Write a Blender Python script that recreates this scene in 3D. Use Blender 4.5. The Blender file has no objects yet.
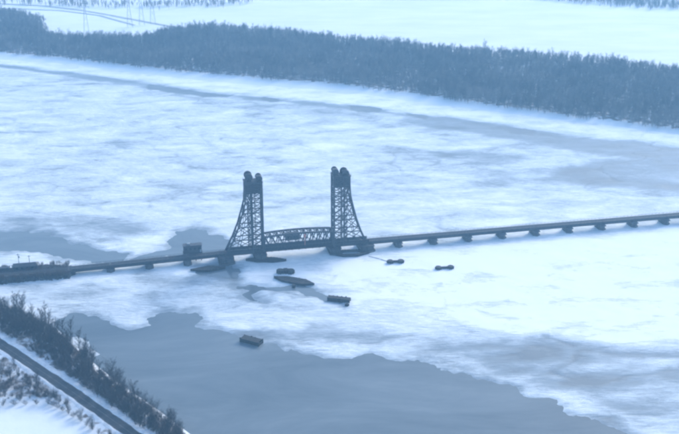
import bpy, math, random
import numpy as np
from mathutils import Vector, Matrix

random.seed(7)
rng = np.random.default_rng(11)
R = math.radians
scn = bpy.context.scene
col = scn.collection

# ---------------------------------------------------------------- camera
CAM_H, FPX, PITCH = 306.0, 1000.0, math.atan(395 / 1000.0)
cam_d = bpy.data.cameras.new('camera')
cam_d.sensor_width = 36.0
cam_d.lens = 36.0 * FPX / 679.0
cam_d.clip_start, cam_d.clip_end = 1.0, 40000.0
cam = bpy.data.objects.new('camera', cam_d)
cam.location = (0, 0, CAM_H)
cam.rotation_euler = (math.pi / 2 - PITCH, 0, 0)
col.objects.link(cam)
scn.camera = cam

# ---------------------------------------------------------------- light and exposure
SUN_EL, SUN_AZ = R(24), R(38)          # azimuth from +Y (north of the frame) towards +X
w = bpy.data.worlds.new('World'); scn.world = w; w.use_nodes = True
nt = w.node_tree; nt.nodes.clear()
sky = nt.nodes.new('ShaderNodeTexSky'); sky.sky_type = 'NISHITA'
sky.sun_disc = False
sky.sun_elevation, sky.sun_rotation = SUN_EL, SUN_AZ
sky.altitude = 100; sky.air_density = 1.0; sky.dust_density = 1.6; sky.ozone_density = 2.0
bgn = nt.nodes.new('ShaderNodeBackground'); bgn.inputs[1].default_value = 0.15
wo = nt.nodes.new('ShaderNodeOutputWorld')
nt.links.new(sky.outputs[0], bgn.inputs[0]); nt.links.new(bgn.outputs[0], wo.inputs[0])

sd = bpy.data.lights.new('sun', 'SUN'); sd.energy = 1.5; sd.angle = R(20); sd.color = (1.0, 0.97, 0.93)
sun = bpy.data.objects.new('sun', sd); col.objects.link(sun)
sdir = Vector((math.sin(SUN_AZ) * math.cos(SUN_EL), math.cos(SUN_AZ) * math.cos(SUN_EL), math.sin(SUN_EL)))
sun.rotation_euler = sdir.to_track_quat('Z', 'Y').to_euler()
sun.location = (0, 800, 250)

scn.view_settings.view_transform = 'Standard'
scn.view_settings.look = 'None'
scn.view_settings.exposure = 1.13
scn.view_settings.gamma = 1.0
scn.view_settings.use_curve_mapping = False
scn.render.engine = 'CYCLES'
scn.cycles.use_denoising = True
scn.cycles.max_bounces = 6
scn.cycles.volume_bounces = 1
scn.cycles.transparent_max_bounces = 8
scn.cycles.filter_width = 2.5          # soft long lens through hazy air

# ---------------------------------------------------------------- helpers
def at(x, y, z=0.0):
    """photo pixel -> place on the level z (metres, x right, y away)"""
    c, s = math.cos(PITCH), math.sin(PITCH)
    a, b = (x - 339.5) / FPX, -(y - 217.0) / FPX
    t = (z - CAM_H) / (-s + b * c)
    return (a * t, (c + b * s) * t)

def tag(o, label=None, cat=None, group=None, kind=None):
    if label: o['label'] = label
    if cat: o['category'] = cat
    if group: o['group'] = group
    if kind: o['kind'] = kind
    return o

def empty(name, loc=(0, 0, 0), rz=0.0):
    o = bpy.data.objects.new(name, None); col.objects.link(o)
    o.location = loc; o.rotation_euler = (0, 0, rz); o.empty_display_size = 1
    return o

def mesh_obj(name, verts, faces, mat, parent=None, smooth=False):
    m = bpy.data.meshes.new(name)
    m.from_pydata([tuple(v) for v in verts], [], faces); m.update()
    if smooth:
        m.polygons.foreach_set('use_smooth', [True] * len(m.polygons))
    m.materials.append(mat)
    o = bpy.data.objects.new(name, m); col.objects.link(o); o.parent = parent
    return o

BOXV = [(x, y, z) for x in (-.5, .5) for y in (-.5, .5) for z in (-.5, .5)]
BOXF = [(0, 1, 3, 2), (4, 6, 7, 5), (0, 4, 5, 1), (2, 3, 7, 6), (0, 2, 6, 4), (1, 5, 7, 3)]
class MB:
    """collects boxes, beams, rings into one mesh"""
    def __init__(s): s.v, s.f = [], []
    def add(s, v, f):
        n = len(s.v); s.v += [tuple(q) for q in v]; s.f += [tuple(i + n for i in k) for k in f]; return s
    def box(s, c, d, rz=0.0):
        cz, sz = math.cos(rz), math.sin(rz)
        vs = []
        for (x, y, z) in BOXV:
            x, y, z = x * d[0], y * d[1], z * d[2]
            vs.append((c[0] + x * cz - y * sz, c[1] + x * sz + y * cz, c[2] + z))
        return s.add(vs, BOXF)
    def beam(s, a, b, w, h=None):
        M = beam_matrix(a, b, w, h or w)
        return s.add([M @ Vector(q) for q in BOXV], BOXF)
    def cyl(s, c, r0, r1, h, n=14, axis='z'):
        vs, fs = [], []
        for k in range(n):
            a = 2 * math.pi * k / n
            for (r, q) in ((r0, 0), (r1, h)):
                p = (r * math.cos(a), r * math.sin(a), q)
                if axis == 'y': p = (p[0], p[2] - h / 2, p[1])
                vs.append((c[0] + p[0], c[1] + p[1], c[2] + p[2]))
        for k in range(n):
            j = (k + 1) % n
            fs.append((2 * k, 2 * j, 2 * j + 1, 2 * k + 1))
        fs.append(tuple(2 * k + 1 for k in range(n))); fs.append(tuple(2 * k for k in reversed(range(n))))
        return s.add(vs, fs)
    def prism(s, pts, z0, z1):
        n = len(pts)
        vs = [(p[0], p[1], z0) for p in pts] + [(p[0], p[1], z1) for p in pts]
        fs = [(k, (k + 1) % n, (k + 1) % n + n, k + n) for k in range(n)]
        fs += [tuple(range(n, 2 * n)), tuple(reversed(range(n)))]
        return s.add(vs, fs)
    def build(s, name, mat, parent=None, smooth=False):
        return mesh_obj(name, s.v, s.f, mat, parent, smooth)

def beam_matrix(a, b, w, h):
    a, b = Vector(a), Vector(b); d = b - a; L = d.length; x = d / L
    up = Vector((0, 0, 1)) if abs(x.z) < 0.98 else Vector((0, 1, 0))
    y = up.cross(x).normalized(); z = x.cross(y)
    M = Matrix.Identity(4)
    for i in range(3):
        M[i][0], M[i][1], M[i][2] = x[i] * L, y[i] * w, z[i] * h
        M[i][3] = (a[i] + b[i]) / 2
    return M

_unit = {}
def beam(name, a, b, w, h, mat, parent):
    """one straight member as an object of its own; alike members share a unit box"""
    key = mat.name
    if key not in _unit:
        m = bpy.data.meshes.new('member'); m.from_pydata(BOXV, [], BOXF); m.update(); m.materials.append(mat); _unit[key] = m
    o = bpy.data.objects.new(name, _unit[key]); col.objects.link(o); o.parent = parent
    o.matrix_local = beam_matrix(a, b, w, h)
    return o

def copy_tree(o, parent=None):
    c = o.copy(); col.objects.link(c); c.parent = parent
    for ch in list(o.children): copy_tree(ch, c)
    return c

# numpy value noise -------------------------------------------------------
def vnoise(x, y, seed):
    r = np.random.default_rng(seed).random((257, 257)).astype(np.float32)
    xi, yi = np.floor(x).astype(int), np.floor(y).astype(int)
    fx, fy = x - xi, y - yi
    fx, fy = fx * fx * (3 - 2 * fx), fy * fy * (3 - 2 * fy)
    a, b = r[xi % 257, yi % 257], r[(xi + 1) % 257, yi % 257]
    c, d = r[xi % 257, (yi + 1) % 257], r[(xi + 1) % 257, (yi + 1) % 257]
    return (a * (1 - fx) + b * fx) * (1 - fy) + (c * (1 - fx) + d * fx) * fy
def fbm(x, y, scale, octv, seed, gain=0.5):
    t, a, n = 0, 1.0, 0
    for k in range(octv):
        t = t + a * (vnoise(x / scale * 2 ** k + 13.7 * k, y / scale * 2 ** k + 7.1 * k, seed + k) - 0.5); n += a; a *= gain
    return t / n * 2      # about -1..1
def sdf(px, py, poly):
    """signed distance, positive inside"""
    d2 = np.full(px.shape, 1e18); ins = np.zeros(px.shape, bool)
    n = len(poly)
    for i in range(n):
        ax, ay = poly[i]; bx, by = poly[(i + 1) % n]
        ex, ey = bx - ax, by - ay
        wx, wy = px - ax, py - ay
        t = np.clip((wx * ex + wy * ey) / (ex * ex + ey * ey + 1e-9), 0, 1)
        d2 = np.minimum(d2, (wx - ex * t) ** 2 + (wy - ey * t) ** 2)
        c = ((ay <= py) & (by > py)) | ((by <= py) & (ay > py))
        if abs(ey) > 1e-9:
            ins ^= c & (px < ax + (py - ay) * ex / ey)
    return np.where(ins, 1, -1) * np.sqrt(d2)
def pline_dist(px, py, pl):
    d2 = np.full(px.shape, 1e18)
    for (ax, ay), (bx, by) in zip(pl[:-1], pl[1:]):
        ex, ey = bx - ax, by - ay
        t = np.clip(((px - ax) * ex + (py - ay) * ey) / (ex * ex + ey * ey + 1e-9), 0, 1)
        d2 = np.minimum(d2, (px - ax - ex * t) ** 2 + (py - ay - ey * t) ** 2)
    return np.sqrt(d2)
def smooth(a, b, x):
    t = np.clip((x - a) / (b - a), 0, 1); return t * t * (3 - 2 * t)
def P(pts): return [at(*p) for p in pts]

# ---------------------------------------------------------------- materials
def mat_new(name):
    m = bpy.data.materials.new(name); m.use_nodes = True
    n = m.node_tree; n.nodes.clear()
    out = n.nodes.new('ShaderNodeOutputMaterial'); b = n.nodes.new('ShaderNodeBsdfPrincipled')
    n.links.new(b.outputs[0], out.inputs[0])
    return m, n, b
def node(n, t, **kw):
    k = n.nodes.new(t)
    for a, v in kw.items(): setattr(k, a, v)
    return k
def noise(n, scale, detail=4, rough=0.55, coord='Object', stretch=None, dist=0.0):
    tc = node(n, 'ShaderNodeTexCoord')
    src = tc.outputs[coord]
    if coord == 'Position':
        src = None
    k = node(n, 'ShaderNodeTexNoise'); k.inputs['Scale'].default_value = scale
    k.inputs['Detail'].default_value = detail; k.inputs['Roughness'].default_value = rough
    k.inputs['Distortion'].default_value = dist
    if stretch:
        mp = node(n, 'ShaderNodeMapping'); mp.inputs['Scale'].default_value = stretch[:3]
        if len(stretch) > 3: mp.inputs['Rotation'].default_value[2] = stretch[3]
        n.links.new(src, mp.inputs[0]); src = mp.outputs[0]
    n.links.new(src, k.inputs['Vector'])
    return k
def ramp(n, fac, stops):
    r = node(n, 'ShaderNodeValToRGB'); el = r.color_ramp.elements
    while len(el) < len(stops): el.new(0.5)
    for e, (p, c) in zip(el, stops):
        e.position = p; e.color = (c[0], c[1], c[2], 1) if not isinstance(c, (int, float)) else (c, c, c, 1)
    n.links.new(fac, r.inputs[0]); return r
def math_(n, op, a, b, clamp=False):
    k = node(n, 'ShaderNodeMath', operation=op, use_clamp=clamp)
    for i, v in enumerate((a, b)):
        if isinstance(v, (int, float)): k.inputs[i].default_value = v
        else: n.links.new(v, k.inputs[i])
    return k.outputs[0]
def mixc(n, fac, a, b):
    k = node(n, 'ShaderNodeMix', data_type='RGBA')
    n.links.new(fac, k.inputs[0])
    for i, v in ((6, a), (7, b)):
        if isinstance(v, tuple): k.inputs[i].default_value = (*v, 1)
        else: n.links.new(v, k.inputs[i])
    return k.outputs[2]
def bump(n, b, h, strength, dist):
    k = node(n, 'ShaderNodeBump'); k.inputs['Strength'].default_value = strength; k.inputs['Distance'].default_value = dist
    n.links.new(h, k.inputs['Height']); n.links.new(k.outputs[0], b.inputs['Normal'])
def simple(name, c0, c1, scale, rough=0.8, metal=0.0, detail=5, bmp=None, coord='Object'):
    m, n, b = mat_new(name)
    k = noise(n, scale, detail, coord=coord)
    r = ramp(n, k.outputs[0], [(0.3, c0), (0.7, c1)])
    n.links.new(r.outputs[0], b.inputs['Base Color'])
    b.inputs['Roughness'].default_value = rough; b.inputs['Metallic'].default_value = metal
    if bmp: bump(n, b, k.outputs[0], bmp[0], bmp[1])
    return m

M = {}
M['steel'] = simple('weathered_bridge_steel', (.022, .028, .035), (.055, .058, .062), .8, .6)
M['girder'] = simple('girder_steel', (.03, .036, .045), (.06, .064, .07), .35, .65)
M['deck'] = simple('open_deck_ties', (.07, .075, .08), (.15, .155, .16), .9, .9)
M['concrete'] = simple('wet_concrete', (.055, .06, .065), (.12, .12, .12), .5, .85, bmp=(.4, .1))
M['wetstone'] = simple('wet_dark_masonry', (.035, .038, .042), (.085, .085, .085), .6, .8, bmp=(.4, .1))
M['timber'] = simple('creosoted_timber', (.016, .018, .02), (.042, .04, .038), .9, .85)
M['cladding'] = simple('dark_metal_cladding', (.03, .035, .045), (.055, .06, .07), .7, .6)
M['roofsnow'] = simple('roof_snow', (.5, .52, .55), (.8, .82, .84), .6, .9)
M['rust'] = simple('faded_red_paint', (.42, .16, .12), (.6, .26, .2), 1.5, .7)
M['glass'] = simple('window_glass', (.02, .03, .04), (.04, .05, .06), 1.0, .15)
M['asphalt'] = simple('old_asphalt', (.045, .047, .05), (.085, .088, .092), .25, .9)
M['paint'] = simple('worn_lane_paint', (.10, .10, .09), (.3, .29, .26), .25, .8)
M['rock'] = simple('riprap_rock', (.03, .033, .037), (.085, .085, .085), .35, .9, bmp=(.8, .5))
M['twig'] = simple('bare_twigs', (.028, .024, .024), (.062, .05, .046), .2, .95)
M['bark'] = simple('grey_bark', (.06, .055, .055), (.13, .12, .11), 1.2, .95)
m, n, b = mat_new('hazed_wood_twigs'); M['farwood'] = m
oi_ = node(n, 'ShaderNodeObjectInfo'); ge_ = node(n, 'ShaderNodeNewGeometry')
kn = node(n, 'ShaderNodeTexNoise'); kn.inputs['Scale'].default_value = .018; kn.inputs['Detail'].default_value = 4
n.links.new(ge_.outputs['Position'], kn.inputs['Vector'])
v = math_(n, 'ADD', math_(n, 'MULTIPLY', oi_.outputs['Random'], .4), math_(n, 'MULTIPLY', math_(n, 'SUBTRACT', kn.outputs[0], .22), 1.4))
r = ramp(n, v, [(.3, (.09, .08, .078)), (.6, (.165, .148, .145)), (.9, (.25, .225, .21))])  # paler than the near twigs: distance haze put into the colour
n.links.new(r.outputs[0], b.inputs['Base Color']); b.inputs['Roughness'].default_value = .95
M['brush'] = simple('dry_brush_stalks', (.07, .058, .055), (.14, .11, .095), .08, .95)
M['galv'] = simple('galvanised_steel', (.28, .29, .3), (.4, .41, .42), .5, .5, .3)

# water
m, n, b = mat_new('river_water'); M['water'] = m
k = noise(n, .02, 9, .68, stretch=(.5, 1.3, 1, R(-12)), dist=.7); k2 = noise(n, .5, 3)
r = ramp(n, k.outputs[0], [(.32, (.12, .152, .17)), (.55, (.165, .20, .218)), (.72, (.215, .25, .268)), (.82, (.32, .36, .38))])
n.links.new(r.outputs[0], b.inputs['Base Color'])
b.inputs['Roughness'].default_value = .08; b.inputs['IOR'].default_value = 1.33
bump(n, b, k2.outputs[0], .05, .2)

# ice: bare grey ice where the wind or water has cleared it or a reflection is painted, snow elsewhere
m, n, b = mat_new('snowy_river_ice'); M['ice'] = m
at_ = node(n, 'ShaderNodeAttribute', attribute_name='snow')
n1 = noise(n, .035, 8, .58, stretch=(.75, 1.6, 1, R(-14)), dist=.5)
n2 = noise(n, .30, 7, .72, stretch=(.5, 1.5, 1, R(-14)), dist=.4)
v = math_(n, 'ADD', math_(n, 'MULTIPLY', math_(n, 'SUBTRACT', n1.outputs[0], .5), 1.5), math_(n, 'MULTIPLY', math_(n, 'SUBTRACT', n2.outputs[0], .5), 1.0))
v = math_(n, 'MULTIPLY', v, math_(n, 'MINIMUM', math_(n, 'MAXIMUM', math_(n, 'MULTIPLY', at_.outputs['Fac'], 1.7), .30), 1.0))
v = math_(n, 'ADD', v, at_.outputs['Fac'], True)
c = ramp(n, v, [(.0, (.18, .215, .24)), (.25, (.30, .355, .40)), (.6, (.64, .70, .74)), (1., (.90, .92, .93))])
n.links.new(c.outputs[0], b.inputs['Base Color'])
rr = ramp(n, v, [(0., .6), (.6, .95)]); n.links.new(rr.outputs[0], b.inputs['Roughness'])
b.inputs['Specular IOR Level'].default_value = .25
bump(n, b, v, .9, 1.2)

# ground: snow with dead grass showing where the 'grass' attribute says so
m, n, b = mat_new('snowy_ground'); M['ground'] = m
at_ = node(n, 'ShaderNodeAttribute', attribute_name='grass')
n1 = noise(n, .12, 7, .65); n2 = noise(n, .008, 5, .6, stretch=(1, 2.5, 1, R(12)))
v = math_(n, 'ADD', math_(n, 'MULTIPLY', math_(n, 'SUBTRACT', n1.outputs[0], .5), 1.6), at_.outputs['Fac'])
v = math_(n, 'MULTIPLY', v, 1.0, True)
sn = ramp(n, n2.outputs[0], [(.3, (.74, .78, .81)), (.7, (.88, .9, .92))])
gf = ramp(n, v, [(.42, 0.), (.72, 1.)])
c = mixc(n, gf.outputs[0], sn.outputs[0], (.16, .13, .11))
n.links.new(c, b.inputs['Base Color']); b.inputs['Roughness'].default_value = .95
bump(n, b, n1.outputs[0], .5, .6)

# ---------------------------------------------------------------- the lie of the land
near_shore = P([(-150, 283), (-60, 289), (0, 303), (35, 316), (58, 330), (80, 349), (97, 366), (120, 384), (150, 404), (190, 434), (235, 470)])
near_land = [(-3000, 640)] + near_shore + [(40, 330), (160, 150), (260, -200), (-3000, -200)]
far_shore = P([(-250, 28), (-120, 46), (0, 60), (60, 64), (120, 72), (200, 81), (260, 86), (340, 92), (420, 103), (500, 114), (560, 120), (620, 128), (679, 135), (760, 147), (900, 172)])
far_land = far_shore + [(900, 690), (9500, -2500), (9500, 9500), (-9500, 9500), (-9500, 3500)]
road_line = P([(-90, 286), (0, 347), (40, 374), (80, 401), (125, 433), (180, 472)])
road_line = [(road_line[0][0] - 400, road_line[0][1] + 330)] + road_line + [(40, 270), (120, 120)]

def land_height(x, y):
    x = np.asarray(x, float); y = np.asarray(y, float)
    dn, df = sdf(x, y, near_land), sdf(x, y, far_land)
    h1 = np.clip(dn * .22, -3, 2.6) + smooth(8, 30, dn) * .5 * fbm(x, y, 25, 3, 31) * smooth(7, 16, pline_dist(x, y, road_line))
    h2 = np.clip(df * .09, -3, 2.4) + smooth(20, 200, df) * (1.2 * fbm(x, y, 260, 3, 41) + 1.0)
    return np.maximum(h1, h2)

def axis(lo, hi, step, far):
    a = list(np.arange(lo, hi + .01, step)); s = step
    while a[-1] < far: s *= 1.35; a.append(a[-1] + s)
    s = step
    while a[0] > -far: s *= 1.35; a.insert(0, a[0] - s)
    return np.array(a)
def grid_obj(name, X, Y, Z, mat, attrs, keep=None):
    ny, nx = X.shape
    idx = np.arange(nx * ny).reshape(ny, nx)
    q = np.stack([idx[:-1, :-1], idx[:-1, 1:], idx[1:, 1:], idx[1:, :-1]], -1).reshape(-1, 4)
    if keep is not None:
        kq = (keep[:-1, :-1] | keep[:-1, 1:] | keep[1:, 1:] | keep[1:, :-1]).reshape(-1)
        q = q[kq]
        used = np.zeros(nx * ny, bool); used[q.ravel()] = True
        remap = np.cumsum(used) - 1; q = remap[q]
    else:
        used = np.ones(nx * ny, bool)
    co = np.stack([X, Y, Z], -1).reshape(-1, 3)[used].astype(np.float32)
    m = bpy.data.meshes.new(name)
    m.vertices.add(len(co)); m.vertices.foreach_set('co', co.ravel())
    m.loops.add(q.size); m.loops.foreach_set('vertex_index', q.ravel().astype(np.int32))
    m.polygons.add(len(q)); m.polygons.foreach_set('loop_start', np.arange(0, q.size, 4, dtype=np.int32))
    m.polygons.foreach_set('loop_total', np.full(len(q), 4, np.int32))
    m.polygons.foreach_set('use_smooth', np.ones(len(q), bool))
    m.update(calc_edges=True)
    for an, av in attrs.items():
        a = m.attributes.new(an, 'FLOAT', 'POINT'); a.data.foreach_set('value', av.reshape(-1)[used].astype(np.float32))
    m.materials.append(mat); m.validate()
    o = bpy.data.objects.new(name, m); col.objects.link(o); return o

gx, gy = axis(-700, 700, 7, 9200), axis(330, 1950, 7, 9200)
X, Y = np.meshgrid(gx, gy)
Z = land_height(X, Y)
dn = sdf(X, Y, near_land)
field = P([(-60, 404), (20, 404), (50, 403), (75, 414), (105, 436), (120, 460), (-60, 470)])
grass = np.where(dn > 0, .62 - .35 * smooth(8, 3, pline_dist(X, Y, road_line)) , -.5)
grass = np.where(sdf(X, Y, field) > 0, -.3, grass)
grass = np.where(dn < -50, -.35 + .25 * fbm(X, Y, 300, 4, 51), grass)
wood_front = [(-260, 22), (-120, 40), (0, 55), (60, 60), (120, 67), (200, 76), (260, 81), (340, 87), (420, 98), (500, 109), (560, 117), (620, 125), (679, 132), (760, 144), (850, 159)]
wood_back = [(850, 98), (760, 84), (679, 73), (600, 64), (520, 57), (452, 52), (400, 48), (340, 42), (300, 38), (250, 34), (215, 30), (180, 32), (150, 38), (135, 42), (110, 42), (85, 42), (60, 40), (48, 36), (46, 22), (20, 16), (0, 14), (-120, 6), (-260, 0)]
wood = P(wood_front) + P(wood_back)
grass = np.where(sdf(X, Y, wood) > 6, .62, grass)
tag(grid_obj('ground', X, Y, Z, M['ground'], {'grass': grass}), 'snow covered banks and fields on both sides of the river', kind='structure')

# water: one level sheet under the ice
tag(mesh_obj('river_water', [(-1500, -100, 0), (1500, -100, 0), (1500, 2400, 0), (-1500, 2400, 0)], [(0, 1, 2, 3)], M['water']),
    'open grey blue water of the river', kind='structure')

# ---------------------------------------------------------------- ice cover
st = 1.9
X, Y = np.meshgrid(np.arange(-760, 760, st), np.arange(405, 1480, st))
open_water = [
    [(56, 320), (75, 316), (100, 319), (128, 329), (147, 325), (149, 318), (160, 314), (193, 312), (201, 319), (190, 327), (206, 331), (240, 334), (290, 347),
     (340, 356), (370, 357), (395, 363), (425, 361), (450, 367), (480, 377), (512, 386), (545, 398), (570, 412), (610, 427), (660, 450), (690, 480), (240, 480), (190, 440), (150, 409), (120, 388), (100, 373), (94, 363), (107, 354), (92, 343), (72, 335), (58, 327)],
    [(-140, 229), (0, 232), (40, 233), (75, 240), (100, 249), (120, 255), (118, 263), (92, 264), (76, 260), (50, 254), (20, 250), (-140, 248)],
    [(165, 240), (176, 232), (200, 230), (220, 236), (236, 246), (226, 252), (200, 256), (165, 259), (135, 261), (142, 254), (162, 249)],
    [(236, 285), (262, 287), (300, 290), (332, 296), (346, 300), (346, 305), (326, 302), (282, 293), (240, 289)],
    [(196, 268), (214, 264), (238, 268), (236, 277), (214, 275), (192, 276)],
]
thin = [  # (pixels, snow cover, softness in metres); negative covers paint the wood's reflection
    ([(240, 336), (270, 328), (330, 324), (420, 332), (440, 340), (375, 349), (330, 347), (290, 344)], .34, 10),
    ([(420, 350), (440, 344), (500, 337), (545, 339), (600, 352), (690, 372), (690, 425), (610, 416), (560, 392), (500, 378)], .20, 14),
    ([(60, 66), (260, 97), (420, 120), (560, 140), (690, 163), (690, 178), (540, 152), (420, 132), (260, 110), (60, 80)], .45, 22),
    ([(130, 266), (235, 266), (250, 290), (200, 292), (140, 284)], .30, 10),
    ([(0, 214), (80, 218), (150, 224), (140, 240), (80, 238), (0, 230)], .42, 14),
    ([(400, 150), (560, 150), (690, 155), (690, 196), (560, 190), (430, 170)], .50, 22),
    ([(0, 286), (100, 283), (240, 286), (240, 300), (150, 312), (100, 316), (50, 314)], .52, 14),
    ([(300, 270), (345, 294), (420, 318), (330, 320), (240, 300), (240, 285)], .72, 8),
    ([(510, 300), (535, 304), (545, 312), (515, 307)], .35, 5),
    ([(470, 310), (520, 318), (520, 322), (468, 315)], .45, 5),
    ([(548, 178), (565, 167), (600, 160), (690, 158), (800, 165), (800, 205), (690, 192), (640, 191), (590, 186)], .17, 10),
    ([(425, 153), (465, 151), (520, 156), (530, 160), (500, 164), (445, 160)], .24, 9),
    ([(400, 113), (480, 124), (560, 134), (679, 148), (820, 168), (820, 192), (679, 165), (600, 155), (540, 145), (480, 135), (400, 123)], .20, 9),
    ([(-260, 40), (0, 64.5), (100, 77), (200, 91), (340, 104.5), (420, 115), (500, 126), (560, 134), (560, 136), (500, 129), (420, 119), (340, 109), (260, 101), (200, 95.5), (150, 88.5), (100, 81), (0, 67.5), (-260, 43)], .20, 6),
    ([(150, 85), (190, 91), (232, 96), (228, 98), (185, 95), (150, 89)], -.25, 4),  # reflection of the far wood painted as dark patches, here and two lines below
    ([(262, 97), (283, 99), (280, 103), (262, 101)], -.25, 4), ([(352, 106), (380, 109), (378, 113), (354, 110)], -.2, 4),
    ([(512, 128), (534, 131), (532, 136), (514, 133)], -.25, 4), ([(405, 113), (425, 116), (424, 119), (406, 116)], -.15, 4),
    ([(560, 345), (690, 352), (690, 362), (570, 354)], .40, 8),
]
bright = [([(50, 322), (72, 333), (94, 342), (108, 354), (96, 364), (80, 350)], .9, 4), ([(372, 258), (470, 246), (690, 228), (690, 345), (600, 338), (520, 330), (430, 320), (350, 292), (310, 274), (330, 262)], 1.12, 16),
          ([(240, 262), (300, 258), (330, 262), (300, 275), (240, 278)], .95, 6),
          ([(150, 268), (185, 266), (205, 268), (195, 274), (160, 274)], .9, 4),
          ([(200, 313), (240, 312), (310, 318), (300, 328), (220, 328)], .85, 6),
          ([(100, 245), (150, 236), (165, 240), (130, 254)], .88, 7)]
far_a = .5 * fbm(X, Y, 46, 5, 61) + .25 * fbm(X * .6 + Y * .35, Y * 1.8 - X * .5, 70, 5, 71)
edge = 13 * fbm(X, Y, 34, 5, 81, .6)
cracks = [[(262, 288), (246, 295), (252, 300), (263, 303)]]
soft_cracks = [[(508, 302), (522, 305), (540, 311)], [(478, 312), (518, 320)], [(590, 352), (640, 356), (690, 358)], [(0, 133), (52, 132)], [(545, 337), (575, 347)]]
WX = X + 9 * fbm(X, Y, 26, 4, 141, .6) + 3 * fbm(X, Y, 7, 3, 151, .7)
WY = Y + 9 * fbm(X, Y, 26, 4, 161, .6) + 3 * fbm(X, Y, 7, 3, 171, .7)
F = np.full(X.shape, 60.0)
damp = smooth(-60, 40, -sdf(X, Y, P([(-300, 20), (900, 160), (900, 215), (600, 165), (300, 112), (-300, 60)])))
for wp in open_water:
    k = .2 + .8 * damp
    F = np.minimum(F, -sdf(X + (WX - X) * k, Y + (WY - Y) * k, P(wp)) + .6 * edge * k)
for cl in cracks: F = np.minimum(F, pline_dist(X, Y, P(cl)) - 2.1 + .25 * edge)
S = .68 + .38 * far_a
S = S + .1 * smooth(860, 700, Y)
for (pp, val, soft) in thin:
    k = smooth(-soft, soft, sdf(X, Y, P(pp)) + .7 * edge)
    S = S * (1 - k) + (val + .42 * far_a) * k
for (pp, val, soft) in bright:
    k = smooth(-soft, soft, sdf(X, Y, P(pp)) + .5 * edge)
    S = S * (1 - k) + (val + .25 * far_a) * k
for cl in soft_cracks: S = S - .3 * smooth(7, 0, pline_dist(X, Y, P(cl)) + .6 * edge)
streak = fbm(X * .30 + Y * .08, Y * 1.0 - X * .12, 17, 5, 201, .6)
S = S + .15 * streak + .35 * streak * smooth(-10, 10, sdf(X, Y, P([(415, 352), (440, 342), (545, 337), (690, 365), (690, 430), (600, 420), (500, 382)])))
# the strip of shore ice under the far wood is clean snow
k = smooth(-6, 10, sdf(X, Y, P([(-260, 24), (-100, 40), (0, 52), (200, 74), (340, 84), (560, 112), (820, 152), (820, 166), (679, 145), (560, 131), (340, 103), (200, 89), (0, 63), (-260, 38)])))
S = S * (1 - k) + (.95 + .12 * far_a) * k
# broken floes near the open edge are lower and wetter
S = S - .42 * smooth(10, 0, F + 9 * fbm(X * .45, Y * 1.5, 24, 4, 181, .6)) * (1 - k)
cr = np.abs(fbm(X * .7, Y * 1.2, 120, 4, 91, .65)); S = S - .16 * smooth(.03, .0, cr)
LH = land_height(X, Y)
F = np.where((LH > -.4), np.maximum(F, 5), F) if False else F
Zi = np.clip(F * .10, -.35, .28) + .16 * fbm(X, Y, 9, 3, 95) * smooth(2, 8, F) + .3 * np.maximum(0, fbm(X, Y, 22, 3, 97) - .25) * smooth(4, 12, F)
keep = (Zi > -.30) & (LH < 1.2)
tag(grid_obj('river_ice', X, Y, Zi, M['ice'], {'snow': np.clip(S, 0, 1.3)}, keep), 'broken snow dusted ice covering most of the river', 'ice', kind='stuff')
del X, Y, Z, Zi, F, S, LH

def gz(x, y): return float(land_height(np.array([x]), np.array([y]))[0])

# ---------------------------------------------------------------- near road
def strip(name, pl, off0, off1, z, mat, parent=None, step=6.0, wob=0.0):
    pts = []
    for (a, b) in zip(pl[:-1], pl[1:]):
        a, b = Vector(a), Vector(b); k = max(1, int((b - a).length / step))
        pts += [a.lerp(b, i / k) for i in range(k)]
    pts.append(Vector(pl[-1])); vs, fs = [], []
    for i, p in enumerate(pts):
        d = (pts[min(i + 1, len(pts) - 1)] - pts[max(i - 1, 0)]).normalized(); nn = Vector((-d.y, d.x))
        j0, j1 = (random.uniform(-wob, wob) for _ in range(2))
        q0, q1 = p + nn * (off0 + j0), p + nn * (off1 + j1)
        z0 = z(q0) if callable(z) else z; z1 = z(q1) if callable(z) else z
        vs += [(q0.x, q0.y, z0), (q1.x, q1.y, z1)]
    fs = [(2 * i, 2 * i + 2, 2 * i + 3, 2 * i + 1) for i in range(len(pts) - 1)]
    return mesh_obj(name, vs, fs, mat, parent)
rd = strip('road', road_line, -3.9, 3.9, 2.78, M['asphalt'], wob=.25)
tag(rd, 'dark two lane asphalt road running along the near bank', kind='structure')
strip('centre_line', road_line, -.09, .09, 2.785, M['paint'], rd)
for s in (-3.3, 3.3): strip('edge_line', road_line, s - .07, s + .07, 2.785, M['paint'], rd)
m, n, b = mat_new('ploughed_snow'); M['plough'] = m
k = noise(n, .5, 6, .65); r = ramp(n, k.outputs[0], [(.3, (.62, .64, .66)), (.6, (.86, .88, .9))])
n.links.new(r.outputs[0], b.inputs['Base Color']); b.inputs['Roughness'].default_value = .95; bump(n, b, k.outputs[0], .7, .4)
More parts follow.
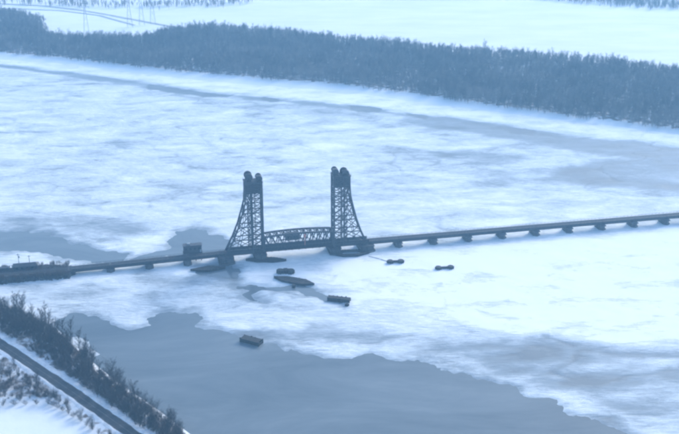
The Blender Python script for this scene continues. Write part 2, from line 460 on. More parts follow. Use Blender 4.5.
for s0, s1, s2 in ((3.7, 5.0, 8.5), (-3.7, -4.8, -7.0)):
    pts = []
    for (a, bb) in zip(road_line[:-1], road_line[1:]):
        a, bb = Vector(a), Vector(bb); kk = max(1, int((bb - a).length / 4)); pts += [a.lerp(bb, i / kk) for i in range(kk)]
    vs, fs = [], []
    for i, p in enumerate(pts):
        d = (pts[min(i + 1, len(pts) - 1)] - pts[max(i - 1, 0)]).normalized(); nn = Vector((-d.y, d.x))
        for s, zz in ((s0 + random.uniform(-.4, .4), 2.80), (s1 + random.uniform(-.3, .3), 3.15 + random.uniform(-.15, .2)), (s2 + random.uniform(-1, 1), 2.45)):
            q = p + nn * s; vs.append((q.x, q.y, zz))
    for i in range(len(pts) - 1):
        for j in range(2):
            a = 3 * i + j; fs.append((a, a + 3, a + 4, a + 1))
    o = mesh_obj('snow_bank', vs, fs, m, smooth=True)
    tag(o, 'ridge of ploughed snow along the %s edge of the road' % ('river' if s0 > 0 else 'field'), 'snow bank', kind='structure')

# ---------------------------------------------------------------- bridge frame: x along the bridge, y away, z up; origin at mid lift span
BA = R(12.1233)
BD = Vector((math.cos(BA), math.sin(BA), 0)); BN = Vector((-BD.y, BD.x, 0))
BO = Vector((80.794, 721.801, 0)) + BD * -115.4
def bpos(s, t=0.0, z=0.0): return BO + BD * s + BN * t + Vector((0, 0, z))
DECK = 7.0
left_piers = [-83, -111, -139, -167]
right_piers = [79 + 28.25 * k for k in range(16)]
ORD = ['first', 'second', 'third', 'fourth', 'fifth', 'sixth', 'seventh', 'eighth', 'ninth', 'tenth', 'eleventh', 'twelfth', 'thirteenth', 'fourteenth', 'fifteenth', 'sixteenth']

# viaducts: one thing on each side, each girder span a part
def span_part(parent, s0, s1):
    L = s1 - s0 - .25; c = (s0 + s1) / 2
    g = MB()
    for t in (-2.0, 2.0):
        g.box((c, t, DECK - 1.55), (L, .35, 2.5))
        g.box((c, t, DECK - .32), (L, .9, .12)); g.box((c, t, DECK - 2.82), (L, .9, .12))
        k = int(L / 2.2)
        for i in range(k + 1):
            g.box((c - L / 2 + .3 + (L - .6) * i / k, t + (-.25 if t < 0 else .25), DECK - 1.57), (.12, .3, 2.3))
    for i in range(5):
        g.box((c - L / 2 + 1 + (L - 2) * i / 4, 0, DECK - 1.4), (.3, 3.6, 1.6))
    gs = g.build('girder_span', M['girder'], parent)
    d = MB()
    k = int(L / .9)
    for i in range(k): d.box((c - L / 2 + (i + .5) * L / k, random.uniform(-.05, .05), DECK - .12), (.62, 4.4, .26))
    d.build('tie_deck', M['deck'], gs)
    r_ = MB()
    for t in (-.72, .72): r_.box((c, t, DECK + .1), (L + .2, .14, .18))
    r_.build('rail_pair', M['girder'], gs)
    for t in (-2.55, 2.55):
        h = MB(); h.box((c, t, DECK - .1), (L, .95, .1))
        kk = int(L / 3)
        for i in range(kk + 1): h.box((c - L / 2 + .1 + (L - .2) * i / kk, t * 1.15, DECK + .5), (.09, .09, 1.2))
        for z in (.55, 1.1): h.box((c, t * 1.15, DECK + z), (L, .08, .08))
        h.build('walkway_rail', M['girder'], gs)
    return gs
DROP = 2.3 / 112.0      # the left approach falls gently towards the causeway
lv = empty('railway_viaduct', bpos(-55), BA); tag(lv, 'dark girder railway viaduct left of the lift towers, ending at the causeway', 'viaduct')
pts_ = left_piers[::-1] + [-55]
for a, b_ in zip(pts_[:-1], pts_[1:]): span_part(lv, a + 55, b_ + 55)
lv.rotation_euler = (0, -math.atan(DROP), BA)
rv = empty('railway_viaduct', BO, BA); tag(rv, 'long dark girder railway viaduct right of the lift towers, crossing the bright ice', 'viaduct')
pts_ = [51] + right_piers
for a, b_ in zip(pts_[:-1], pts_[1:]): span_part(rv, a, b_)

# piers
def make_pier(L=9.0, Wd=4.2):
    e = empty('bridge_pier')
    def nose(hw, hl, k=1.6): return [(-hw, -hl), (0, -hl - k), (hw, -hl), (hw, hl), (0, hl + k), (-hw, hl)]
    MB().prism(nose(Wd / 2 + .9, L / 2 - .3, 1.8), -3, 1.1).build('footing', M['concrete'], e)
    MB().prism(nose(Wd / 2, L / 2 - .6, 1.4), 1.1, DECK - 3.6).build('shaft', M['concrete'], e)
    MB().box((0, 0, DECK - 3.25), (Wd + 1.2, L + .6, .7)).build('cap', M['concrete'], e)
    b_ = MB()
    for x in (-1.2, 1.2):
        for t in (-2, 2): b_.box((x, t, DECK - 2.89), (.9, .9, .02))
    return e
proto = make_pier()
allp = [(s, 'left', i) for i, s in enumerate(left_piers[:-1])] + [(s, 'right', i) for i, s in enumerate(right_piers)]
for j, (s, side, i) in enumerate(allp):
    e = proto if j == 0 else copy_tree(proto)
    p = bpos(s); e.location = p; e.rotation_euler = (0, 0, BA)
    if side == 'left': e.scale = (1, 1, (DECK - 2.9 + DROP * (s + 55)) / (DECK - 2.9))
    else: e.scale = (1, 1, 1)
    if side == 'left' and i == 0: lb = 'concrete pier under the dark equipment house, first pier left of the left lift tower'
    else: lb = 'concrete viaduct pier standing in the ice, %s to the %s of the %s lift tower' % (ORD[i], side, side)
    tag(e, lb, 'pier', 'concrete piers of the railway viaduct')

# ---------------------------------------------------------------- lift towers (local x = distance behind the front face)
BACK0 = [(7, 28.), (17, 22.4), (27, 18.2), (38, 14.8), (46, 12.6), (54, 12.0), (61, 11.9)]
def make_tower(sfront, sgn, label, hump, base=28.):
    BACK = [(z, d if d < 13 else 12.6 + (d - 12.6) * (base - 12.6) / 15.4) for z, d in BACK0]
    """sgn -1: back legs to the left; +1: to the right"""
    e = empty('lift_tower', bpos(sfront), BA); tag(e, label, 'tower', 'towers of the lift bridge')
    X_ = lambda d: sgn * d
    T = 4.4
    zs = [q[0] for q in BACK]
    st_ = M['steel']
    for t in (-T, T):
        beam('front_column', (X_(0), t, DECK - 1.5), (X_(0), t, 62), 1.25, 1.25, st_, e)
        beam('middle_column', (X_(7.6), t, DECK - 1.5), (X_(7.6), t, 61), .95, .95, st_, e)
        for (z0, d0), (z1, d1) in zip(BACK[:-1], BACK[1:]):
            beam('back_leg', (X_(d0), t, z0 - (.9 if z0 == 7 else .1)), (X_(d1), t, z1 + .1), 1.05, 1.05, st_, e)
        for i, (z, d) in enumerate(BACK):
            beam('strut', (X_(0), t * .99, z), (X_(d), t * .99, z), .5, .7, st_, e)
        for i in range(len(BACK) - 1):
            (z0, d0), (z1, d1) = BACK[i], BACK[i + 1]
            zm = (z0 + z1) / 2
            # front bay: crossed diagonals, two per panel
            for (za, zb) in ((z0, zm), (zm, z1)):
                beam('diagonal', (X_(0), t * .97, za), (X_(7.6), t * .97, zb), .4, .42, st_, e)
                beam('diagonal', (X_(7.6), t * .985, za), (X_(0), t * .985, zb), .4, .42, st_, e)
            # back bay
            beam('diagonal', (X_(7.6), t * .975, z0), (X_(d1), t * .975, z1), .42, .45, st_, e)
            if d0 > 14: beam('diagonal', (X_(d0), t * .99, z0), (X_(7.6), t * .99, z1), .42, .45, st_, e)
            if i < 3: beam('post', (X_((7.6 + d0) / 2 + 1), t * .98, z0), (X_((7.6 + d1) / 2 + 1), t * .98, z1), .4, .4, st_, e)
    for i, (z, d) in enumerate(BACK):
        for xx in (0, 7.6, d):
            if z > 10 or xx == d: beam('cross_strut', (X_(xx), -T, z - .02), (X_(xx), T, z - .02), .55, .6, st_, e)
        if i and i < len(BACK):
            z0, d0 = BACK[i - 1]
            beam('cross_brace', (X_(d0), -T * .98, z0), (X_(d), T * .98, z), .38, .4, st_, e)
            beam('cross_brace', (X_(d0), T * .985, z0), (X_(d), -T * .985, z), .38, .4, st_, e)
            if z > 26:
                beam('cross_brace', (X_(.1), -T * .98, z0), (X_(.1), T * .98, z), .38, .4, st_, e)
                beam('cross_brace', (X_(.15), T * .985, z0), (X_(.15), -T * .985, z), .38, .4, st_, e)
    # counterweight hanging high, its guides below
    cw = MB().box((X_(6.4), 0, 56.4), (10.6, 7.2, 7.4)).build('counterweight', M['cladding'], e)
    rb = MB()
    for k in range(5): rb.box((X_(2.0 + 2.2 * k), 0, 56.4), (.5, 7.5, 7.6))
    rb.build('counterweight_rib', st_, cw)
    for t in (-2.6, 2.6): beam('counterweight_guide', (X_(5.0), t, DECK), (X_(5.0), t, 53.3), .35, .35, st_, e)
    # lift and stair shaft
    sh = MB()
    for xx in (9.2, 10.8):
        for t in (-1, 1): sh.beam((X_(xx), t, DECK), (X_(xx), t, 52.5), .22)
    for k in range(16):
        z = DECK + 1.4 + 2.8 * k
        sh.beam((X_(9.2), -1 if k % 2 else 1, z), (X_(10.8), -1 if k % 2 else 1, z + 2.8), .25, .6)
        sh.box((X_(10), 0, z), (2.0, 2.2, .15))
    sh.build('stair_shaft', st_, e)
    # top platform, sheaves in their bearing frames
    MB().box((X_(6.0), 0, 61.6), (13.6, 10.2, .6)).build('top_platform', st_, e)
    hr = MB()
    for t in (-5.0, 5.0):
        hr.box((X_(6.0), t, 63.0), (13.6, .09, .09)); hr.box((X_(6.0), t, 62.5), (13.6, .07, .07))
        for k in range(8): hr.box((X_(-.75 + k * 1.93), t, 62.45), (.09, .09, 1.2))
    for x0 in (-.8, 12.8): hr.box((X_(x0), 0, 63.0), (.09, 10, .09))
    hr.build('handrail', st_, e)
    for nm, d, r0, zc in hump:
        for t in (-3.2, 3.2):
            sv = MB().cyl((X_(d), t, zc), r0, r0, .9, 20, 'y').build('sheave', M['cladding'], e)
            rm = MB()
            for k in range(8):
                a = k * math.pi / 4
                rm.beam((X_(d) , t, zc), (X_(d) + (r0 - .1) * math.cos(a), t, zc + (r0 - .1) * math.sin(a)), 1.1, .3)
            rm.cyl((X_(d), t, zc), .6, .6, 1.6, 12, 'y')
            rm.build('spoke', st_, sv)
            fr = MB()
            for tt in (t - .95, t + .95):
                fr.beam((X_(d - 1.8), tt, 61.9), (X_(d), tt, zc + .3), .5); fr.beam((X_(d + 1.8), tt, 61.9), (X_(d), tt, zc + .3), .5)
            fr.build('bearing_frame', st_, e)
        ho = MB().box((X_(d), 0, 61.9 + (zc - 61.9) / 2 + .6), (3.4, 4.0, zc - 61.9 + 1.2)).build('machinery_cover', M['cladding'], e)
        MB().box((X_(d), 0, zc + 1.28), (3.8, 4.4, .16)).build('cover_roof', st_, ho)
    # the track deck carried through the tower
    dk = MB()
    for t in (-2.0, 2.0): dk.box((X_(14), t, DECK - 1.5), (27.4, .4, 2.6))
    dk.build('girder', M['girder'], e)
    for t in (-3.3, 3.3):
        g = MB().box((X_(14), t, DECK + .7), (26.6, .22, 2.5))
        for k in range(15): g.box((X_(1.2 + k * 1.83), t * 1.05, DECK + .7), (.14, .3, 2.6))
        g.build('plate_girder', st_, e)
    d2 = MB()
    for k in range(30): d2.box((X_(.6 + k * .93), 0, DECK - .05), (.6, 4.6, .26))
    d2.build('tie_deck', M['deck'], e)
    r2 = MB()
    for t in (-.72, .72): r2.box((X_(14), t, DECK + .17), (27.6, .14, .18))
    r2.build('rail_pair', M['girder'], e)
    return e
make_tower(-26.3, -1, 'left steel lattice lift tower with raised counterweight and curved back legs on its left',
           [('front', 1.5, 2.3, 64.0), ('back', 9.2, 2.9, 65.6)])
make_tower(27.7, 1, 'right steel lattice lift tower with raised counterweight and curved back legs on its right',
           [('front', 1.6, 2.2, 65.2), ('back', 8.8, 2.9, 63.4)], 25.5)

def tower_pier(s, L, Wd, label):
    e = empty('tower_pier', bpos(s), BA); tag(e, label, 'pier', 'large piers under the lift towers')
    hw, hl = Wd / 2, L / 2
    nose = lambda g, k: [(-hw - g, -hl - g), (0, -hl - g - k), (hw + g, -hl - g), (hw + g, hl + g), (0, hl + g + k), (-hw - g, hl + g)]
    MB().prism(nose(1.0, 2.5), -3, 1.4).build('footing', M['wetstone'], e)
    MB().prism(nose(0, 2.0), 1.4, 4.3).build('shaft', M['wetstone'], e)
    MB().box((0, 0, 4.65), (Wd + .8, L + 1.0, .7)).build('cap', M['wetstone'], e)
    for t in (-4.4, 4.4): MB().box((0, t, 5.25), (2.4, 2.4, .5)).build('bearing_block', M['wetstone'], e)
    return e
tower_pier(-54.3, 15, 10, 'broad dark pier under the back legs of the left lift tower')
tower_pier(-28.5, 13, 8, 'broad dark pier under the front columns of the left lift tower')
tower_pier(28.5, 13, 8, 'broad dark pier under the front columns of the right lift tower')
tower_pier(53.2, 14, 10, 'broad dark pier under the back legs of the right lift tower')

# ---------------------------------------------------------------- lift span
ls = empty('lift_span', bpos(.7), BA); tag(ls, 'lowered steel truss lift span with arched top chord between the two towers', 'bridge')
NP, HL, TT = 10, 25.9, 4.1
def top_z(s): return 19.0 - 1.2 * (abs(s) / HL) ** 2
xs = [-HL + 2 * HL * i / NP for i in range(NP + 1)]
stl = M['steel']
for t in (-TT, TT):
    beam('bottom_chord', (-HL, t, DECK - .5), (HL, t, DECK - .5), .7, 1.1, stl, ls)
    for i in range(NP): beam('top_chord', (xs[i], t, top_z(xs[i])), (xs[i + 1], t, top_z(xs[i + 1])), 1.1, 1.25, stl, ls)
    for i, x in enumerate(xs):
        beam('end_post' if i in (0, NP) else 'vertical', (x, t * .995, DECK), (x, t * .995, top_z(x) - .3), .9 if i in (0, NP) else .65, .9 if i in (0, NP) else .65, stl, ls)
    for i in range(NP):
        a, b_ = xs[i], xs[i + 1]
        if i < NP // 2: beam('diagonal', (a, t * .985, top_z(a) - .4), (b_, t * .985, DECK), .6, .65, stl, ls)
        else: beam('diagonal', (b_, t * .985, top_z(b_) - .4), (a, t * .985, DECK), .6, .65, stl, ls)
        if i not in (4, 5):
            if i < NP // 2: beam('counter_diagonal', (a, t * .965, DECK), (b_, t * .965, top_z(b_) - .4), .4, .45, stl, ls)
            else: beam('counter_diagonal', (b_, t * .965, DECK), (a, t * .965, top_z(a) - .4), .4, .45, stl, ls)
        if i in (4, 5):
            if i == 4: beam('diagonal', (a, t * .97, DECK), (b_, t * .97, top_z(b_) - .4), .35, .4, stl, ls)
            else: beam('diagonal', (b_, t * .97, DECK), (a, t * .97, top_z(a) - .4), .35, .4, stl, ls)
for i, x in enumerate(xs):
    beam('top_strut', (x, -TT, top_z(x) + .02), (x, TT, top_z(x) + .02), .45, .6, stl, ls)
    beam('floor_beam', (x, -TT, DECK - .9), (x, TT, DECK - .9), .5, 1.2, stl, ls)
for i in range(NP):
    a, b_ = xs[i], xs[i + 1]
    beam('sub_vertical', ((a + b_) / 2, -TT * .99, DECK), ((a + b_) / 2, -TT * .99, (DECK + top_z(a)) / 2), .4, .4, stl, ls)
    beam('sub_vertical', ((a + b_) / 2, TT * .99, DECK), ((a + b_) / 2, TT * .99, (DECK + top_z(a)) / 2), .4, .4, stl, ls)
    beam('lateral_brace', (a, -TT, top_z(a) + .05), (b_, TT, top_z(b_) + .05), .5, .4, stl, ls)
    beam('lateral_brace', (a, TT, top_z(a) + .08), (b_, -TT, top_z(b_) + .08), .5, .4, stl, ls)
d = MB()
for t in (-1.2, 1.2): d.box((0, t, DECK - .75), (2 * HL, .35, 1.0))
d.build('stringer', M['girder'], ls)
d = MB()
for k in range(56): d.box((-HL + .5 + k * .92, 0, DECK - .1), (.6, 4.6, .26))
d.build('tie_deck', M['deck'], ls)
d = MB()
for t in (-.72, .72): d.box((0, t, DECK + .12), (2 * HL, .14, .18))
d.build('rail_pair', M['girder'], ls)
for t in (-TT - 1.1, TT + 1.1):
    h = MB(); h.box((0, t, DECK - .25), (2 * HL, 1.7, .14))
    for k in range(27): h.box((-HL + k * 2 * HL / 26, t + (-.8 if t < 0 else .8), DECK + .5), (.1, .1, 1.4))
    for z in (.6, 1.15): h.box((0, t + (-.8 if t < 0 else .8), DECK + z), (2 * HL, .1, .12))
    h.build('walkway_rail', stl, ls)
for t in (-3.3, 3.3):
    g = MB().box((0, t, DECK + .75), (2 * HL, .22, 2.6))
    for k in range(30): g.box((-HL + .4 + k * 1.76, t * 1.05, DECK + .75), (.14, .3, 2.7))
    g.build('plate_girder', stl, ls)
# machinery house slung between the trusses
mh = MB().box((-4.5, 0, 15.2), (10.5, 6.2, 3.8)).build('machinery_house', M['cladding'], ls)
MB().prism([(-10.1, -3.5), (1.1, -3.5), (1.1, 3.5), (-10.1, 3.5)], 17.105, 17.4).build('house_roof', stl, mh)
for k in range(4): MB().box((-8 + k * 2.3, -3.12, 15.5), (1.2, .08, 1.3)).build('window', M['glass'], mh)
for a_ in (-9, 0): beam('house_hanger', (a_, 0, 12.7), (a_, 0, 13.32), 7.8, .5, stl, mh)
sg = MB().box((4.4, -TT - .75, 13.8), (.35, .3, 9.2)).build('signal_mast', M['rust'], ls)
MB().box((4.4, -TT - .98, 16.6), (1.5, .14, 2.6)).build('signal_board', M['rust'], sg)

# ---------------------------------------------------------------- equipment house standing over the first left pier
e = empty('equipment_house', bpos(-78.5, 5.2, 0), BA); tag(e, 'dark boxy equipment house with a flat roof beside the left viaduct', 'house')
MB().box((0, 0, 9.9), (13.4, 4.6, 5.6)).build('wall', M['cladding'], e)
rf = MB().box((0, 0, 12.86), (14.2, 5.4, .3)).build('roof', M['cladding'], e)
MB().box((-2.6, .3, 13.5), (2.2, 1.8, 1.0)).build('roof_vent', M['galv'], rf)
MB().box((0, 0, 6.9), (14.6, 5.4, .38)).build('platform', M['steel'], e)
for k in range(4):
    wn = MB().box((-4.8 + 3.2 * k, -2.33, 10.3), (1.5, .08, 1.5)).build('window', M['glass'], e)
dr = MB().box((5.9, -2.33, 8.3), (1.0, .08, 2.1)).build('door', M['galv'], e)
for x in (-6.2, -2.1, 2.1, 6.2):
    for t in (-1.9, 1.9): beam('leg', (x, t, -2.5), (x, t, 6.75), .5, .5, M['steel'], e)
for x0, x1 in ((-6.2, -2.1), (2.1, 6.2)):
    for t in (-1.9, 1.9): beam('brace', (x0, t, .6), (x1, t, 6.6), .25, .25, M['steel'], e)

# ---------------------------------------------------------------- timber fenders round the tower piers
def fender(name_label, c, L, Wd, rot, h=2.6, nose=7.0, inner=.45):
    e = empty('timber_fender', (c[0], c[1], 0), rot); tag(e, name_label, 'fender', 'timber fenders below the lift bridge')
    hw, hl = Wd / 2, L / 2
    out = [(-hl, 0), (-hl + nose, -hw), (hl - nose, -hw), (hl, 0), (hl - nose, hw), (-hl + nose, hw)]
    n = len(out)
    for i in range(n):
        a, b_ = Vector((*out[i], 0)), Vector((*out[(i + 1) % n], 0))
        for z in (h - .4, h - 1.2, h - 2.0):
            beam('waling', (a.x, a.y, z), (b_.x, b_.y, z), .55, .5, M['timber'], e)
        k = max(2, int((b_ - a).length / 2.2))
        pl = MB()
        for j in range(k):
            p = a.lerp(b_, j / k); pl.cyl((p.x, p.y, -3), .34, .30, h + 3 + random.uniform(-.1, .45), 8)
        d_ = (b_ - a).normalized(); nn = Vector((d_.y, -d_.x, 0)) * .35
        m_ = (a + b_) / 2 + nn
        pl.box((m_.x, m_.y, h / 2 - .4), ((b_ - a).length, .18, h + .8), math.atan2(d_.y, d_.x))
        pl.build('pile_row', M['timber'], e)
    dk = MB(); inn = [(p[0] * .985, p[1] * .97) for p in out]; i2 = [(p[0] * (1 - 3.2 / hl * .55), p[1] * inner) for p in out]
    vs = [(p[0], p[1], h - .1) for p in inn] + [(p[0], p[1], h - .1) for p in i2] + [(p[0], p[1], h - .3) for p in inn] + [(p[0], p[1], h - .3) for p in i2]
    fs = []
    for i in range(n):
        j = (i + 1) % n; fs += [(i, j, n + j, n + i), (2 * n + j, 2 * n + i, 3 * n + i, 3 * n + j), (n + i, n + j, 3 * n + j, 3 * n + i), (j, i, 2 * n + i, 2 * n + j)]
    dk.add(vs, fs); dk.build('plank_deck', M['timber'], e)
    return e
fender('pointed timber fender reaching left from the left lift tower pier over dark water', at(208, 270), 25, 6.5, BA - R(2), 1.6, 11, .1)
fender('low timber fender on the right side of the left lift tower pier', at(266, 261.2), 30, 6.0, BA - R(14), 1.9, 9, .1)
fender('oval timber fender ring in front of the right lift tower', at(350, 254.5), 29, 9.5, BA - R(8), 1.9, 9)

# dolphins: clusters of piles with a cap
def pile_cluster(e, x, y, r, h):
    pl = MB()
    for k in range(9):
        a = 2 * math.pi * k / 9; pl.cyl((x + r * math.cos(a), y + r * math.sin(a), -3), .42, .4, h + 3 - random.uniform(0, .3), 8)
    pl.cyl((x, y, -3), r * .86, r * .86, h + 2.6, 16)
    c = pl.build('pile_cluster', M['timber'], e)
    MB().cyl((x, y, h - .38), r * .98, r * .9, .5, 18).build('cap', M['timber'], c)
    return c
def dolphin(label, c, rot, rows, h, walk=True, r=2.2):
    e = empty('mooring_dolphin', (c[0], c[1], 0), rot); tag(e, label, 'dolphin', 'pile dolphins in the shipping channel')
    for (x, y) in rows: pile_cluster(e, x, y, r, h)
    if walk and len(rows) > 1:
        for (a, b_) in zip(rows[:-1], rows[1:]):
            for z in (.45, 1.3): beam('waling', (a[0], a[1], h - z), (b_[0], b_[1], h - z), 1.5, .5, M['timber'], e)
    return e
dolphin('round dark pile dolphin just right of the left tower, nearest the lift span', at(285.5, 273.5), 0, [(-3.8, 0), (0, .6), (3.8, 0)], 3.0, r=2.5)
dolphin('pair of dark pile dolphins on bright ice, nearest the right lift tower', at(395.5, 263), R(4), [(-4.0, 0), (4.0, 0)], 2.2)
dolphin('pair of dark pile dolphins on bright ice, farthest right of the tower', at(444.5, 269), R(6), [(-4.6, 0), (4.6, .3)], 2.0)
dolphin('single short dark pile standing at the edge of a narrow lead', at(293.7, 287.5), 0, [(0, 0)], 2.2, r=.9)
fender('flat dark timber fender platform behind the narrow lead, tilted right', at(294, 282), 31, 7.5, R(-22), 1.7, 8, .08)
# timber guide walls
def guide_wall(label, c, L, Wd, rot, h, tail=0):
    e = empty('guide_wall', (c[0], c[1], 0), rot); tag(e, label, 'wall', 'timber guide walls standing in the river')
    for t in (-Wd / 2, Wd / 2):
        k = int(L / 2.6)
        for j in range(k + 1):
            MB().cyl((-L / 2 + L * j / k, t, -3), .45, .42, h + 3 + random.uniform(-.2, .5), 8).build('pile', M['timber'], e)
        for z in (h - .5, h - 1.6): beam('waling', (-L / 2, t, z), (L / 2, t, z), .5, .6, M['timber'], e)
        MB().box((0, t * .9, h / 2 - .8), (L, .2, h + .6)).build('plank_face', M['timber'], e)
    for t in (-L / 2, L / 2): MB().box((t, 0, h / 2 - .8), (.2, Wd, h + .6)).build('plank_face', M['timber'], e)
    for j in range(int(L / 1.0)):
        MB().box((-L / 2 + .5 + j * 1.0, 0, h - .1), (.86, Wd + .5, .18)).build('plank', M['timber'], e)
    return e
guide_wall('short dark timber guide wall standing alone at the edge of the open water', at(251.5, 342.5), 13.5, 5.0, R(-27), 2.6)
guide_wall('long dark timber guide wall with upright piles at the end of the narrow lead', at(339, 301), 15, 3.6, R(-14), 2.6)
dolphin('lone pile stub at the right end of the long guide wall', at(347, 306), 0, [(0, 0)], 1.6, r=1.1)
# log boom frozen in between the right tower and the dolphins
def boom(pl, label):
    e = empty('log_boom', (pl[0][0], pl[0][1], .35)); tag(e, label, 'boom')
    o = Vector(pl[0])
    for a, b_ in zip(pl[:-1], pl[1:]):
        a, b_ = Vector(a), Vector(b_); k = max(1, int((b_ - a).length / 7))
        for i in range(k):
            p, q = a.lerp(b_, (i + .04) / k) - o, a.lerp(b_, (i + .96) / k) - o
            beam('log', (p.x, p.y, 0), (q.x, q.y, 0), .4, .45, M['galv'], e)
boom(P([(368, 256.5), (380, 259.5), (388, 262)]), 'thin log boom frozen between the right tower and the first dolphins')

# ---------------------------------------------------------------- causeway at the left end
cw_s0, cw_s1 = -330, -167
def causeway():
    n = 60; vs, fs = [], []
    prof = [(-11, -1.0), (-9.2, 1.2), (-7.2, 4.0), (-5.2, 6.2), (-4.0, 6.6), (4, 6.6), (11, 6.2), (14, 4.5), (17, 2.0), (20, -1.0)]
    for i in range(n + 1):
        s = cw_s0 + (cw_s1 + 3 - cw_s0) * i / n
        e_ = min(1.0, (cw_s1 + 5 - s) / 22)
        k = .45 + .55 * max(0, e_)
        for j, (t, z) in enumerate(prof):
            jj = random.uniform(-.55, .55) if j in (1, 2, 3, 6, 7, 8) else 0
            vs.append((s + jj, t * (k if abs(t) > 6 else 1) + jj, z * (1 if j not in (1, 2, 7, 8) else 1) + jj * .5 - (0 if s < cw_s1 + 1 else (1.5 if 0 < j < 9 else 0))))
    m_ = len(prof)
    for i in range(n):
        for j in range(m_ - 1):
            a = i * m_ + j; fs.append((a, a + m_, a + m_ + 1, a + 1))
    fs.append(tuple(n * m_ + j for j in range(m_)))
    m, nn_, b = mat_new('causeway_rock_and_snow')
    k = noise(nn_, .35, 6, .7); geo = node(nn_, 'ShaderNodeNewGeometry'); sep = node(nn_, 'ShaderNodeSeparateXYZ')
    nn_.links.new(geo.outputs['Normal'], sep.inputs[0])
    f = math_(nn_, 'ADD', sep.outputs['Z'], math_(nn_, 'MULTIPLY', math_(nn_, 'SUBTRACT', k.outputs[0], .5), .8))
    r = ramp(nn_, f, [(1.02, 0.), (1.16, 1.)])
    c = mixc(nn_, r.outputs[0], (.042, .045, .05), (.6, .63, .66))
    nn_.links.new(c, b.inputs['Base Color']); b.inputs['Roughness'].default_value = .95; bump(nn_, b, k.outputs[0], .9, .6)
    o = mesh_obj('causeway', vs, fs, m); o.location = BO - Vector((0, 0, 2.3)); o.rotation_euler = (0, 0, BA)
    tag(o, 'dark rock causeway carrying the railway to the left end of the viaduct', kind='structure')
    # armour stones along the near slope
    rock = []
    for q in range(3):
        v = []
        for (x, y, z) in BOXV: v.append((x * random.uniform(.7, 1.3), y * random.uniform(.7, 1.3), z * random.uniform(.6, 1.2)))
        mm = bpy.data.meshes.new('stone'); mm.from_pydata(v, [], BOXF); mm.update(); mm.materials.append(M['rock']); rock.append(mm)
    for q in range(230):
        s = random.uniform(-275, cw_s1 - 1); u = random.random()
        t, z = -10.2 + 5.0 * u, .2 + 6.0 * u
        r_ = bpy.data.objects.new('stone', rock[q % 3]); col.objects.link(r_); r_.parent = o
        r_.location = (s, t, z); r_.rotation_euler = (random.random() * 3, random.random() * 3, random.random() * 3); r_.scale = [random.uniform(1.0, 2.2)] * 3
    tr = MB()
    for k in range(170): tr.box((cw_s0 + 2 + k * .95, 0, 6.78), (.55, 2.6, .2))
    tr.build('tie_row', M['deck'], o)
    r2 = MB()
    for t in (-.72, .72): r2.box(((cw_s0 + cw_s1) / 2, t, 6.98), (cw_s1 - cw_s0, .14, .18))
    r2.build('rail_pair', M['girder'], o)
causeway()
ab = empty('bridge_abutment', bpos(-167, 0, -2.3), BA); tag(ab, 'dark concrete abutment where the left viaduct meets the causeway', 'abutment')
MB().box((-.8, 0, .35), (3.4, 9, 7.5)).build('wall', M['concrete'], ab)
for t in (-6.3, 6.3): MB().box((-4.2, t, 1.6), (8, 1.2, 8.4)).build('wing_wall', M['concrete'], ab)
MB().box((-1.6, 0, 5.5), (1.4, 9.4, 2.6)).build('back_wall', M['concrete'], ab)

# low shed, poles and a tree on the causeway
e = empty('railway_shed', bpos(-199, 7.8, 3.4), BA); tag(e, 'long low grey shed with a shallow roof on the causeway', 'shed')
MB().box((0, 0, 1.6), (17, 6, 3.6)).build('wall', M['cladding'], e)
MB().add([(-9, -3.6, 3.4), (9, -3.6, 3.4), (9, 3.6, 3.4), (-9, 3.6, 3.4), (-7, 0, 4.8), (7, 0, 4.8)], [(0, 1, 5, 4), (1, 2, 5), (2, 3, 4, 5), (3, 0, 4), (3, 2, 1, 0)]).build('roof', M['girder'], e)
for k in range(4): MB().box((-6 + 3.6 * k, -3.03, 1.9), (1.4, .08, 1.3)).build('window', M['glass'], e)
MB().box((7.0, -3.03, 1.1), (1.4, .08, 2.2)).build('door', M['timber'], e)
e = empty('storage_container', bpos(-216, 6.4, 3.7), BA); tag(e, 'low dark container left of the railway shed on the causeway', 'container')
MB().box((0, 0, 1.4), (11, 2.8, 2.8)).build('box_body', M['cladding'], e)
for k in range(9): MB().box((-5 + k * 1.25, -1.46, 1.4), (.18, .1, 2.6)).build('rib', M['steel'], e)
def pole(c, h, label, lamp):
    e = empty('utility_pole', c, BA); tag(e, label, 'pole', 'poles on the causeway')
    MB().cyl((0, 0, -1), .22, .14, h + 1, 10).build('shaft', M['timber'], e)
    MB().box((0, 0, h - .8), (2.4, .16, .2)).build('crossarm', M['timber'], e)
    if lamp: MB().cyl((.5, 0, h - 3.4), .55, .5, 1.5, 12).build('transformer', M['galv'], e)
    return e
pole(bpos(-204, 12, 2.6), 11.5, 'tall pole with a transformer above the railway shed', True)
pole(bpos(-196.5, 12, 2.6), 9.5, 'shorter bare pole right of the transformer pole', False)

